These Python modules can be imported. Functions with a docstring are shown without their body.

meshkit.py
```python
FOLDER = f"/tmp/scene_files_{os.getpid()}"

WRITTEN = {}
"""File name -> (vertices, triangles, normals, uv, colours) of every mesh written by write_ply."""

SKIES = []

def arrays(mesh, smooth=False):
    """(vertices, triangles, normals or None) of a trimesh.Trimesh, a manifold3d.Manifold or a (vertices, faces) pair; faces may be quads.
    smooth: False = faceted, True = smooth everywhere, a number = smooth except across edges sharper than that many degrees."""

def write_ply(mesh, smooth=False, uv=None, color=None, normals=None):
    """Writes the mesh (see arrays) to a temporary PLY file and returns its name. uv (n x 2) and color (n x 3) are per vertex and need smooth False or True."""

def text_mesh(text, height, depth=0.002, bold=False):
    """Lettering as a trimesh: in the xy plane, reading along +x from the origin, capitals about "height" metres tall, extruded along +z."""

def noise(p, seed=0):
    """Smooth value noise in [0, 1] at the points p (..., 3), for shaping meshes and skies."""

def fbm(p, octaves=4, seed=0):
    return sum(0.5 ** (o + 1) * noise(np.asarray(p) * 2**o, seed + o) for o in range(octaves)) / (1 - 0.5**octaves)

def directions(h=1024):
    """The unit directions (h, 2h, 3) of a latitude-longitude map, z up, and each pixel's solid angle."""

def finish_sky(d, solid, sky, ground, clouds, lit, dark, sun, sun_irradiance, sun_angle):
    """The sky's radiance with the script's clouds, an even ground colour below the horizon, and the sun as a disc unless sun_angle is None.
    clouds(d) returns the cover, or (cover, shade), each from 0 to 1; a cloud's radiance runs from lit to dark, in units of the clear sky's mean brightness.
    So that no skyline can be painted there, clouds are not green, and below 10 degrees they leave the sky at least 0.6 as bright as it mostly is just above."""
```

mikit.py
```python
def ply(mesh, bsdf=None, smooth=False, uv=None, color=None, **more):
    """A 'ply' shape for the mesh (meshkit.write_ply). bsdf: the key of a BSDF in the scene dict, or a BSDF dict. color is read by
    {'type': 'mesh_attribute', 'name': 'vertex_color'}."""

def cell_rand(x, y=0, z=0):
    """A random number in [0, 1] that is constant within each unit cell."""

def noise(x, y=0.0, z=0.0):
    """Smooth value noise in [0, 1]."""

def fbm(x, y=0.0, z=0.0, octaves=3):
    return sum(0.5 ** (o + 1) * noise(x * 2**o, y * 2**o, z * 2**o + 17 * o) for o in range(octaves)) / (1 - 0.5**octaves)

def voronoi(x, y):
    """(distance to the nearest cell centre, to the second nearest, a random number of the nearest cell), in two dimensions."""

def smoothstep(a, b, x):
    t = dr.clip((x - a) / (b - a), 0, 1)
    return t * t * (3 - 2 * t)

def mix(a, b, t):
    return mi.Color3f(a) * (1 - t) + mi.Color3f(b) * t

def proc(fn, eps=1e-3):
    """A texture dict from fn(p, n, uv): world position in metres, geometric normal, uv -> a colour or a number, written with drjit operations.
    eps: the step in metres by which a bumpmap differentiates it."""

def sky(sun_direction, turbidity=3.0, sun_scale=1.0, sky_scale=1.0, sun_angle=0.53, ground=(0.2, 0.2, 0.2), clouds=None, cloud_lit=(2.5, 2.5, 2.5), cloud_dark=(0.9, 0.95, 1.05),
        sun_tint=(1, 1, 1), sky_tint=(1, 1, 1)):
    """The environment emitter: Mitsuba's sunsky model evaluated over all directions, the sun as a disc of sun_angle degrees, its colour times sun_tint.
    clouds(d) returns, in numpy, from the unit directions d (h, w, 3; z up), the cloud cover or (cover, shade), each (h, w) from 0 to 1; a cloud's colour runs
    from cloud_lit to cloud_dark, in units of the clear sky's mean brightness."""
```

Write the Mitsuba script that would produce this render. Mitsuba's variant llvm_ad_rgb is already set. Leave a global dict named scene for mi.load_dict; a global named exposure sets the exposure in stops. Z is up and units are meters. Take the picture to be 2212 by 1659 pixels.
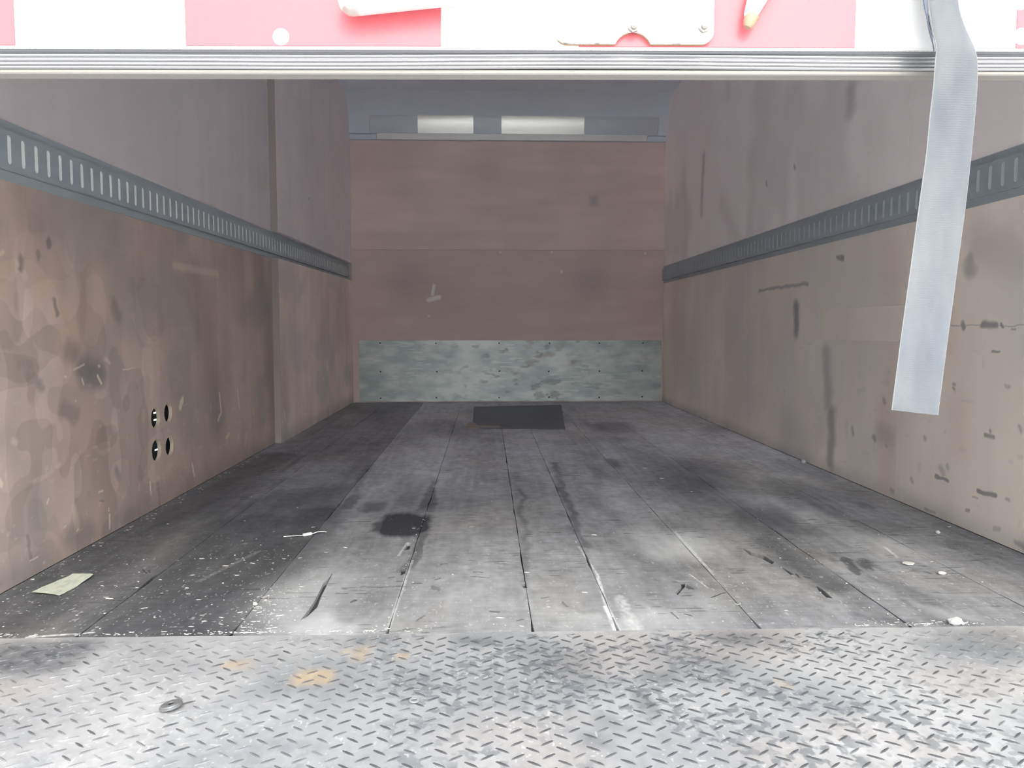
import math, random
import numpy as np
import trimesh
from shapely.geometry import Polygon, Point, box as sbox, LineString
from shapely.ops import unary_union
import drjit as dr
import mitsuba as mi
import mikit, meshkit
from mikit import noise, fbm, voronoi, smoothstep, mix, proc, cell_rand

T = mi.ScalarTransform4f
scene, labels = {}, {}
rng = random.Random(7)

# ------------------------------------------------------------------ camera, sky, exposure
EYE = [0.0, 0.0, 0.566]
LOOK = [0.0327533, 0.9968759, -0.0718725]
scene['camera'] = {
    'type': 'perspective', 'fov_axis': 'x', 'fov': 66.11, 'near_clip': 0.05, 'far_clip': 500.0,
    'to_world': T().look_at(origin=EYE, target=[EYE[i] + LOOK[i] for i in range(3)], up=[0, 0, 1]),
}
exposure = 3.3


SUN = [0.15, -0.83, 0.54]


def overcast(d):
    """Thin high cloud all over, brightest around the sun it veils."""
    n = 0.93 + 0.07 * np.sin(3.1 * d[..., 0] + 1.7) * np.cos(2.3 * d[..., 1] + 4.0 * d[..., 2])
    s = np.array(SUN) / np.linalg.norm(SUN)
    away = np.degrees(np.arccos(np.clip(d @ s, -1, 1)))
    return n, 1 - 0.55 * np.exp(-(away / 22.0) ** 2) - 0.42 * np.exp(-(away / 60.0) ** 2) + 0.02 * np.sin(5 * d[..., 0] + 2 * d[..., 1])
scene['sky'] = mikit.sky(SUN, turbidity=4.0, sun_scale=0.16, sky_scale=1.0, sun_angle=15.0, sun_tint=(0.86, 1.0, 1.18), ground=(0.3, 0.3, 0.3),
                         clouds=overcast, cloud_lit=(9.6, 9.5, 9.4), cloud_dark=(1.2, 1.25, 1.33))


# ------------------------------------------------------------------ helpers
def said(key, label=None, category=None, group=None, kind=None):
    d = {k: v for k, v in dict(label=label, category=category, group=group, kind=kind).items() if v}
    if d:
        labels[key] = {**labels.get(key, {}), **d}


def numbered(key):
    if key not in scene and not any(k.startswith(key + '__') for k in scene):
        return key
    i = 1
    while f'{key}_{i:03d}' in scene or any(k.startswith(f'{key}_{i:03d}__') for k in scene):
        i += 1
    return f'{key}_{i:03d}'


def obj(key, mesh, bsdf, smooth=False, **say):
    key = numbered(key)
    scene[key] = mikit.ply(mesh, bsdf, smooth=smooth)
    said(key, **say)
    return key


def copy(key, shape, to_world, **say):
    key = numbered(key)
    scene[key] = {**shape, 'to_world': to_world}
    said(key, **say)
    return key


def cbox(x0, x1, y0, y1, z0, z1, c=0.002):
    """A box with chamfered edges."""
    pts = []
    for sx, x in ((1, x0), (-1, x1)):
        for sy, y in ((1, y0), (-1, y1)):
            for sz, z in ((1, z0), (-1, z1)):
                pts += [[x, y + sy * c, z + sz * c], [x + sx * c, y, z + sz * c], [x + sx * c, y + sy * c, z]]
    return trimesh.convex.convex_hull(np.array(pts))


def join(*m):
    return trimesh.util.concatenate(list(m))


def extrude(poly, h):
    return trimesh.util.concatenate([trimesh.creation.extrude_polygon(q, h) for q in getattr(poly, 'geoms', [poly]) if q.area > 1e-9])


def axes(mesh, m):
    """The mesh with its axes taken to the columns of m (3 x 3)."""
    out = mesh.copy()
    M = np.eye(4)
    M[:3, :3] = np.array(m, float)
    out.apply_transform(M)
    if np.linalg.det(M[:3, :3]) < 0:
        out.invert()
    return out


YZX = [[0, 0, 1], [1, 0, 0], [0, 1, 0]]     # drawn in (y, z), extruded along +x
XZY = [[1, 0, 0], [0, 0, -1], [0, 1, 0]]    # drawn in (x, z), extruded along -y


def moved(mesh, x=0, y=0, z=0):
    out = mesh.copy()
    out.apply_translation([x, y, z])
    return out


def lathe(profile, n=28):
    """Revolved about z: profile of (radius, z)."""
    return trimesh.creation.revolve(np.array(profile), sections=n)


def rect(x0, y0, x1, y1, r=0.0):
    p = sbox(min(x0, x1), min(y0, y1), max(x0, x1), max(y0, y1))
    return p.buffer(-r).buffer(r, 6) if r else p


def lin(r, g, b):
    return [((v / 255) / 12.92 if v < 10.3 else ((v / 255 + 0.055) / 1.055) ** 2.4) for v in (r, g, b)]


def principled(color, rough=0.6, metal=0.0, **more):
    return {'type': 'twosided', 'bsdf': {'type': 'principled', 'base_color': color if isinstance(color, dict) else {'type': 'rgb', 'value': color},
                                         'roughness': rough, 'metallic': metal, **more}}


def pale(c, k, grey):
    """Lifts a colour for the dim box: k times as light and partly greyed."""
    c = mi.Color3f(c) * k
    return mix(c, mi.Color3f(mi.luminance(c)), grey)


# marks on surfaces, in metres on the surface's own two axes: strokes (a0, b0, a1, b1, half width, softness, strength)
def stroke(a, b, s):
    a0, b0, a1, b1, w, soft, k = s
    da, db = a1 - a0, b1 - b0
    L = max(da * da + db * db, 1e-9)
    t = dr.clip(((a - a0) * da + (b - b0) * db) / L, 0, 1)
    d = dr.sqrt(dr.square(a - a0 - t * da) + dr.square(b - b0 - t * db))
    return k * (1 - smoothstep(w * (1 - soft), w * (1 + soft), d))


def spot(a, b, s):
    """Ellipses (a, b, radius a, radius b, softness, strength)."""
    a0, b0, ra, rb, soft, k = s
    d = dr.sqrt(dr.sqrt(dr.square(dr.square((a - a0) / ra)) + dr.square(dr.square((b - b0) / rb))))
    return k * (1 - smoothstep(1 - soft, 1 + soft, d))


def over(c, colour, m):
    return mix(c, colour, m)


# ------------------------------------------------------------------ materials
WL, WLF, WR, FRONT, TOP = -1.035, -1.003, 1.345, 5.955, 2.25      # wall faces, front wall, ceiling
SILL = 1.43
SEAMS = [-1.033, -0.752, -0.472, -0.185, 0.086, 0.246, 0.515, 0.803, 1.09, 1.343]

FLOOR_DARK = [(-0.2379, 2.2602, 0.0699, 0.1368, 0.3, 1.15), (-0.2967, 2.209, 0.0328, 0.0573, 0.4, 0.7), (-0.4906, 2.1722, 0.0386, 0.1387, 0.5, 0.6), (-0.5476, 1.9602, 0.0697, 0.1443, 0.7, 0.45), (-0.1813, 2.2395, 0.02, 0.148, 0.3, 0.5), (-0.1914, 2.5809, 0.0215, 0.1493, 0.4, 0.55), (-0.4507, 2.5341, 0.0263, 0.1298, 0.35, 0.55), (-0.3656, 2.4979, 0.0355, 0.0796, 0.5, 0.5), (-0.2623, 2.6264, 0.0273, 0.1396, 0.7, 0.3), (-0.1665, 1.9998, 0.0078, 0.0752, 0.5, 0.5), (0.8158, 2.9471, 0.1546, 0.3587, 0.6, 0.45), (0.8167, 2.2586, 0.1091, 0.2061, 0.5, 0.55), (1.116, 2.5522, 0.131, 0.2489, 0.7, 0.35), (1.2902, 3.1106, 0.0936, 0.2089, 0.7, 0.25), (0.5232, 3.2448, 0.0213, 0.1123, 0.5, 0.5), (0.4263, 3.0369, 0.029, 0.0787, 0.7, 0.35), (0.9111, 1.7938, 0.0186, 0.0354, 0.5, 0.6), (0.2428, 2.0875, 0.0689, 0.0941, 0.9, 0.12), (0.0561, 1.6611, 0.0225, 0.045, 0.8, 0.35), (-0.1124, 1.6696, 0.009, 0.0181, 0.4, 0.45), (0.7267, 4.4363, 0.1213, 0.2087, 0.5, 0.35), (1.2277, 1.9648, 0.042, 0.0424, 0.6, 0.35), (1.2013, 2.453, 0.0371, 0.0588, 0.5, 0.45), (-0.8937, 1.5149, 0.0201, 0.027, 0.6, 0.5), (-0.5659, 1.4712, 0.0219, 0.0233, 0.6, 0.4), (0.9028, 1.6155, 0.0247, 0.0549, 0.8, 0.3), (-0.742, 3.5945, 0.127, 0.2041, 0.8, 0.2), (-0.2843, 4.3573, 0.1801, 0.4535, 0.8, 0.2)]
FLOOR_STREAK = [(-0.508, 2.3772, -0.5002, 1.8259, 0.085, 0.6, 0.62), (-0.5147, 2.1123, -0.5317, 1.4363, 0.1, 0.5, 0.55), (-0.6852, 2.2695, -0.6465, 1.5092, 0.13, 0.6, 0.6), (-0.9366, 2.0359, -0.939, 1.5434, 0.1, 0.6, 0.5), (-0.9194, 3.4704, -0.9403, 2.1263, 0.09, 0.7, 0.45), (-0.7568, 2.03, -0.7796, 1.6447, 0.07, 0.7, 0.25), (-0.5637, 2.7191, -0.6508, 2.443, 0.09, 0.8, 0.35), (0.7417, 2.0477, 0.7643, 1.6529, 0.04, 0.7, 0.55), (0.7741, 2.5282, 0.8155, 1.8953, 0.07, 0.7, 0.35), (1.2902, 3.1106, 1.2938, 1.8216, 0.08, 0.7, 0.22), (1.1949, 2.3212, 1.1904, 1.67, 0.09, 0.8, 0.15), (1.0735, 2.7453, 1.112, 2.1576, 0.12, 0.8, 0.35), (-0.1887, 2.8715, -0.1864, 2.492, 0.012, 0.5, 0.5), (-0.1652, 2.1491, -0.1822, 1.7808, 0.012, 0.6, 0.5), (0.1144, 2.7768, 0.0943, 1.588, 0.01, 0.8, 0.35), (0.289, 3.2525, 0.2529, 1.9968, 0.012, 0.8, 0.45), (0.8824, 1.8389, 0.8617, 1.7533, 0.012, 0.5, 0.6), (-0.4686, 1.6783, -0.4683, 1.9178, 0.018, 0.5, 0.5), (-0.8167, 3.0778, -0.8072, 3.4667, 0.018, 0.6, 0.35), (-0.453, 2.5008, -0.4787, 3.1687, 0.014, 0.7, 0.35), (0.7452, 1.488, 0.7988, 1.4333, 0.02, 0.6, 0.3), (-0.5306, 1.4816, -0.5169, 1.6361, 0.03, 0.6, 0.4)]
FLOOR_LIGHT = [(0.4948, 2.033, 0.0919, 0.1349, 0.7, 0.55), (0.2738, 1.4646, 0.142, 0.0614, 0.7, 0.45), (-0.2769, 1.4851, 0.1067, 0.0599, 0.8, 0.5), (1.0409, 1.9928, 0.0606, 0.1089, 0.7, 0.35), (0.9072, 1.4953, 0.0367, 0.0373, 0.6, 0.3), (-0.3874, 1.6608, 0.099, 0.1496, 0.8, 0.3), (0.442, 1.5208, 0.0647, 0.079, 0.8, 0.2), (0.9668, 2.2706, 0.0481, 0.056, 0.7, 0.3), (0.0862, 1.6163, 0.2724, 0.1432, 0.9, 0.15)]
FLOOR_LINES = [(0.2432, 1.556, 0.2436, 1.4331, 0.006, 0.6, 0.8), (0.254, 1.7665, 0.2432, 1.556, 0.004, 0.6, 0.6), (0.2385, 1.9973, 0.254, 1.7665, 0.003, 0.6, 0.5), (-0.1855, 1.4472, -0.1817, 1.8891, 0.004, 0.6, 0.35), (0.2808, 1.6099, 0.2801, 1.4411, 0.012, 0.8, 0.4), (-0.2199, 1.9293, -0.2087, 2.0472, 0.003, 0.6, 0.4), (0.5236, 2.1265, 0.5201, 1.7577, 0.004, 0.6, 0.4), (1.0299, 1.9713, 1.0143, 1.873, 0.004, 0.6, 0.4), (-0.643, 1.7462, -0.5767, 1.9817, 0.006, 0.6, 0.1), (-0.8406, 1.4333, -0.7329, 1.4517, 0.004, 0.6, 0.6), (0.4669, 1.7595, 0.4822, 1.6622, 0.002, 0.6, 0.4), (0.0322, 1.8631, 0.0773, 1.8729, 0.002, 0.5, 0.4)]
FLOOR_NICKS = [(-0.111, 1.8529, -0.0924, 1.856, 0.0018, 0.5, 0.8), (-0.0293, 1.793, -0.0121, 1.7889, 0.003, 0.5, 0.7), (-0.033, 1.759, 0.005, 1.7478, 0.002, 0.5, 0.7), (-0.1158, 1.7386, -0.1041, 1.7514, 0.002, 0.5, 0.7), (-0.3225, 1.6557, -0.2958, 1.6548, 0.002, 0.5, 0.8), (-0.2787, 1.6003, -0.2729, 1.6111, 0.004, 0.5, 0.7), (0.0079, 1.5376, 0.0226, 1.532, 0.004, 0.4, 0.6), (-0.1357, 1.4924, -0.1215, 1.5165, 0.0025, 0.6, 0.5), (0.115, 1.6096, 0.1312, 1.6176, 0.002, 0.5, 0.6), (0.3927, 1.5096, 0.4038, 1.4992, 0.002, 0.5, 0.7), (0.3675, 1.5206, 0.3738, 1.4854, 0.002, 0.6, 0.6), (0.4724, 1.6036, 0.5094, 1.6313, 0.0022, 0.5, 0.8), (0.5863, 1.7797, 0.6015, 1.7827, 0.002, 0.5, 0.6), (0.7116, 1.7514, 0.7108, 1.7279, 0.003, 0.5, 0.8), (0.7247, 1.7308, 0.7304, 1.724, 0.003, 0.5, 0.7), (-0.2215, 1.7552, -0.2118, 1.7615, 0.003, 0.5, 0.5), (-0.8038, 1.8359, -0.7875, 1.8075, 0.002, 0.4, 0.8), (-0.7875, 1.8075, -0.7804, 1.8107, 0.002, 0.4, 0.8), (-0.7804, 1.8107, -0.7871, 1.8318, 0.002, 0.4, 0.8), (0.0614, 1.486, 0.0706, 1.4905, 0.003, 0.5, 0.5), (0.1565, 1.586, 0.1633, 1.5587, 0.003, 0.6, 0.4), (1.0191, 1.7585, 1.024, 1.748, 0.004, 0.5, 0.5)]


def floor_colour(p, n, uv):
    x, y = p.x, p.y
    wx = x + 0.05 * (fbm(x * 9, y * 5, 3.0) - 0.5) + 0.02 * (fbm(x * 40, y * 14, 23.0) - 0.5)
    wy = y + 0.16 * (fbm(x * 8, y * 4, 9.0) - 0.5) + 0.06 * (fbm(x * 40, y * 14, 19.0) - 0.5)
    grain = fbm(x * 55, y * 3.2, 1.0)
    wear = fbm(x * 4.5, y * 1.6, 5.0, octaves=4)
    fine = fbm(x * 60, y * 40, 2.0)
    chatter = noise(x * 18, y * 190, 4.0)
    col = mix(lin(122, 122, 125), lin(158, 158, 160), dr.clip(0.5 + 1.6 * (wear - 0.5) + 0.6 * (grain - 0.5), 0, 1))
    col = mix(col, mi.Color3f(lin(150, 146, 138)), 0.5 * smoothstep(0.5, 0.75, fbm(x * 3, y * 2.2, 21.0)))
    for i in range(9):
        inside = smoothstep(SEAMS[i] - .001, SEAMS[i] + .001, x) * (1 - smoothstep(SEAMS[i + 1] - .001, SEAMS[i + 1] + .001, x))
        col = col * (1 + inside * (-0.46, -0.46, -0.04, -0.04, -0.02, -0.06, -0.02, 0.02, 0.10)[i])
    col = col * (0.80 + 0.40 * fine) * (0.92 + 0.16 * chatter) * (0.93 + 0.14 * smoothstep(0.3, 0.7, fbm(x * 17, y * 11, 51.0)))
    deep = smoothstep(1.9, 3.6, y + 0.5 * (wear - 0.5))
    col = mix(col, col * mi.Color3f(1.58, 1.6, 1.64), deep)  # planks lightened towards the front wall to make up for dim light
    m = mi.Float(0)
    for s in FLOOR_DARK:
        m = dr.maximum(m, spot(wx, wy, s))
    for s in FLOOR_STREAK:
        m = dr.maximum(m, stroke(wx, wy, s))
    m = m * (0.72 + 0.5 * fbm(x * 14, y * 5, 8.0))
    col = mix(col, mi.Color3f(lin(54, 58, 65)), dr.clip(m * 1.1, 0, 1))
    m = mi.Float(0)
    for s in FLOOR_LIGHT:
        m = dr.maximum(m, spot(wx, wy, s))
    m = m * (0.45 + 1.1 * fbm(x * 22, y * 9, 13.0))
    col = mix(col, mi.Color3f(lin(205, 205, 203)), dr.clip(m, 0, 1))
    m = mi.Float(0)
    for s in FLOOR_LINES:
        m = dr.maximum(m, stroke(x, y, s))
    col = mix(col, mi.Color3f(lin(225, 224, 220)), dr.clip(m * (0.3 + 1.2 * noise(x * 200, y * 90)), 0, 1))
    m = mi.Float(0)
    for s in FLOOR_NICKS:
        m = dr.maximum(m, stroke(x + 0.004 * (noise(x * 90, y * 90) - .5), y + 0.004 * (noise(x * 90, y * 90, 5.) - .5), s))
    scratch = smoothstep(0.80, 0.9, noise(x * 26, y * 150, 31.0)) * smoothstep(0.5, 0.7, noise(x * 5, y * 9, 33.0))
    m = dr.maximum(m, 0.45 * scratch)
    col = mix(col, mi.Color3f(lin(60, 62, 66)), dr.clip(m, 0, 1))
    dust = smoothstep(0.84, 0.95, noise(x * 210, y * 120, 41.0)) * smoothstep(2.6, 1.5, y)
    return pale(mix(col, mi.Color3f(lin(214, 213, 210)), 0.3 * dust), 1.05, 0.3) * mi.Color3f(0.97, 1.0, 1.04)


def floor_relief(p, n, uv):
    return 0.5 * fbm(p.x * 60, p.y * 6) + 0.5 * fbm(p.x * 50, p.y * 45, 6.0)


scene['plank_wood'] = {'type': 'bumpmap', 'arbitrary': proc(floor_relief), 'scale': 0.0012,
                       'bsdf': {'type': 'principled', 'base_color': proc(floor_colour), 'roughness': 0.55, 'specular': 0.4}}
scene['dark_gap'] = principled(lin(64, 64, 68), 0.9)

PLATE_DARK = [(-0.7876, 1.3471, 0.0998, 0.0675, 0.35, 0.62), (0.9091, 1.3545, 0.0835, 0.07, 0.6, 0.4), (0.2373, 1.1454, 0.0147, 0.0403, 0.6, 0.55), (0.1754, 1.0913, 0.0167, 0.0166, 0.8, 0.3), (0.1198, 1.2891, 0.0664, 0.0874, 0.8, 0.38), (-0.2028, 1.3985, 0.042, 0.0266, 0.7, 0.4), (-0.0265, 1.3905, 0.0335, 0.018, 0.7, 0.4), (0.4699, 1.3795, 0.0589, 0.0401, 0.7, 0.45), (0.3804, 1.276, 0.0779, 0.0635, 0.9, 0.28), (0.0099, 1.2355, 0.0486, 0.0591, 0.9, 0.25), (-0.1017, 1.2308, 0.0334, 0.0334, 0.9, 0.25), (0.1502, 1.0319, 0.0189, 0.0179, 0.7, 0.35), (0.2755, 1.2268, 0.0299, 0.0251, 0.7, 0.4), (0.8271, 1.3386, 0.0453, 0.0341, 0.8, 0.35), (0.4887, 0.9754, 0.0121, 0.0157, 0.7, 0.4), (-0.2932, 1.2455, 0.0748, 0.0595, 0.9, 0.2)]
PLATE_RUST = [(-0.2771, 1.2433, 0.0306, 0.0271, 0.45, 0.95), (-0.4197, 1.2986, 0.026, 0.0165, 0.6, 0.6), (-0.2165, 1.339, 0.0141, 0.0313, 0.6, 0.75), (-0.2442, 1.3487, 0.0121, 0.0149, 0.7, 0.4), (-0.1437, 1.325, 0.0108, 0.0154, 0.6, 0.6), (0.4706, 1.1989, 0.0099, 0.0161, 0.7, 0.5), (0.3599, 1.1739, 0.0054, 0.0092, 0.7, 0.5)]


def plate_colour(p, n, uv):
    x, y = p.x, p.y
    wx = x + 0.03 * (fbm(x * 14, y * 14, 3.0) - 0.5)
    wy = y + 0.03 * (fbm(x * 14, y * 14, 9.0) - 0.5)
    a = fbm(x * 6, y * 7, 2.0, octaves=4)
    b = fbm(x * 70, y * 60, 7.0)
    col = mix(lin(146, 149, 153), lin(172, 174, 176), dr.clip(0.5 + 2.2 * (a - 0.5), 0, 1))
    col = mix(col, mi.Color3f(lin(168, 161, 157)), 0.4 * smoothstep(0.5, 0.72, fbm(x * 4 + 3, y * 5, 17.0)))
    worn = smoothstep(-0.35, 0.0, x) * smoothstep(0.95, 0.55, x)
    flakes = smoothstep(0.48, 0.66, fbm(x * 90, y * 85, 11.0)) * smoothstep(0.35, 0.6, fbm(x * 11, y * 12, 15.0))
    col = mix(col, mi.Color3f(lin(100, 107, 113)), (0.15 + 0.5 * worn) * flakes)
    m = mi.Float(0)
    for s in PLATE_DARK:
        m = dr.maximum(m, spot(wx, wy, s))
    col = mix(col, mi.Color3f(lin(62, 68, 76)), dr.clip(m * (0.35 + 1.2 * b), 0, 1))
    m = mi.Float(0)
    for s in PLATE_RUST:
        m = dr.maximum(m, spot(wx, wy, s))
    col = mix(col, mi.Color3f(lin(180, 162, 134)), dr.clip(0.85 * m * (0.3 + 1.2 * fbm(x * 40, y * 40, 3.0)), 0, 1))
    speck = smoothstep(0.80, 0.9, noise(x * 210, y * 180, 5.0)) * smoothstep(0.45, 0.7, noise(x * 20, y * 20, 6.0))
    col = mix(col, mi.Color3f(lin(206, 206, 206)), 0.4 * speck)
    return col * (0.88 + 0.24 * b)


def lug_colour(p, n, uv):
    x, y = p.x, p.y
    c = plate_colour(p, n, uv)
    rub = dr.clip(0.30 + 0.75 * noise(x * 31, y * 31, 2.0) + 0.45 * smoothstep(-0.5, 0.1, x) * smoothstep(1.0, 0.6, x) - 0.25 * smoothstep(0.6, 1.0, x), 0, 1)
    return mix(c, mi.Color3f(lin(72, 74, 78)), rub)


scene['tread_steel'] = principled(proc(plate_colour), 0.5, 0.0, specular=0.5)
scene['tread_lug'] = principled(proc(lug_colour), 0.45, 0.0, specular=0.5)

LEFT_LIGHT = [(3.0796, 0.3097, 3.0952, 0.2358, 0.006, 0.5, 0.7), (3.0952, 0.2358, 3.0557, 0.2077, 0.007, 0.5, 0.6), (3.3019, 0.3065, 3.3206, 0.231, 0.007, 0.5, 0.55), (2.7067, 0.3189, 2.6845, 0.2958, 0.012, 0.4, 0.85), (3.4134, 0.111, 3.3897, 0.0601, 0.006, 0.5, 0.4), (3.1818, 0.1365, 3.1472, 0.1282, 0.008, 0.5, 0.5), (2.7773, 0.0851, 2.7959, 0.0404, 0.006, 0.5, 0.7), (2.4294, 0.0885, 2.4332, 0.0516, 0.006, 0.5, 0.75), (2.1639, 0.0527, 2.1638, 0.0166, 0.004, 0.5, 0.9), (2.1625, 0.0685, 2.1621, 0.0634, 0.003, 0.5, 0.8), (2.1125, 0.1254, 2.133, 0.1261, 0.003, 0.5, 0.6), (1.8633, 0.1528, 1.8738, 0.1615, 0.003, 0.5, 0.7), (1.6851, 0.2448, 1.6952, 0.2299, 0.006, 0.5, 0.9), (1.7866, 0.0381, 1.8181, 0.0385, 0.002, 0.5, 0.8), (1.8393, 0.0168, 1.8433, 0.0178, 0.003, 0.5, 0.6), (1.9923, 0.0525, 1.997, 0.0537, 0.003, 0.5, 0.8), (1.9329, 0.0762, 1.9416, 0.0785, 0.003, 0.5, 0.5), (2.6663, 0.7711, 3.095, 0.7709, 0.012, 0.8, 0.35), (2.0101, 0.4593, 2.0613, 0.472, 0.003, 0.6, 0.5), (2.2744, 0.4463, 2.3484, 0.4464, 0.002, 0.6, 0.6), (2.136, 0.4636, 2.1409, 0.4621, 0.004, 0.5, 0.6), (2.1757, 0.4793, 2.1961, 0.4696, 0.006, 0.7, 0.4), (2.0466, 0.4323, 2.0527, 0.4212, 0.004, 0.5, 0.7), (2.1289, 0.4368, 2.145, 0.4158, 0.0045, 0.5, 0.85), (1.9652, 0.4435, 1.9716, 0.443, 0.003, 0.5, 0.7), (2.0108, 0.3809, 2.0128, 0.3784, 0.003, 0.5, 0.5), (1.7431, 0.3175, 1.753, 0.314, 0.008, 0.7, 0.4), (1.9833, 0.1104, 1.9974, 0.0595, 0.012, 0.7, 0.3), (1.9134, 0.2309, 1.9281, 0.2328, 0.006, 0.7, 0.3), (3.5027, 0.2124, 3.5209, 0.1795, 0.006, 0.6, 0.3), (3.9244, 0.1464, 3.9389, 0.11, 0.008, 0.6, 0.25), (1.7879, 0.7057, 1.7913, 0.704, 0.006, 0.6, 0.5), (1.721, 0.7179, 1.7377, 0.7263, 0.006, 0.6, 0.6), (1.8126, 0.6851, 1.8158, 0.6811, 0.01, 0.6, 0.4)]
LEFT_DARK = [(2.0554, 0.4556, 2.1318, 0.4415, 0.035, 0.7, 0.6), (1.9917, 0.5075, 2.0131, 0.4987, 0.03, 0.8, 0.45), (1.9587, 0.3584, 2.0015, 0.3479, 0.025, 0.6, 0.4), (1.9124, 0.7698, 1.9155, 0.7593, 0.008, 0.6, 0.6), (1.928, 0.6345, 1.9393, 0.5961, 0.006, 0.7, 0.55), (1.8027, 0.7171, 1.803, 0.6988, 0.008, 0.7, 0.5), (1.8678, 0.7386, 1.871, 0.7315, 0.008, 0.7, 0.4), (2.2105, 0.1648, 2.223, 0.1468, 0.012, 0.8, 0.4), (1.7818, 0.0939, 1.7885, 0.0386, 0.006, 0.7, 0.4), (1.9564, 0.0467, 2.0466, 0.0346, 0.03, 0.8, 0.35), (2.1133, 0.1026, 2.131, 0.1012, 0.003, 0.5, 0.6), (2.4825, 0.0676, 2.5142, -0.0738, 0.008, 0.9, 0.3), (1.854, 0.4344, 1.8626, 0.4229, 0.012, 0.7, 0.4), (2.2324, 0.6263, 2.2581, 0.6011, 0.02, 0.8, 0.35), (2.8509, 0.7415, 3.0516, 0.2226, 0.07, 0.9, 0.28), (3.6629, 0.8761, 3.9225, 0.1235, 0.1, 0.9, 0.32)]


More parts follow.
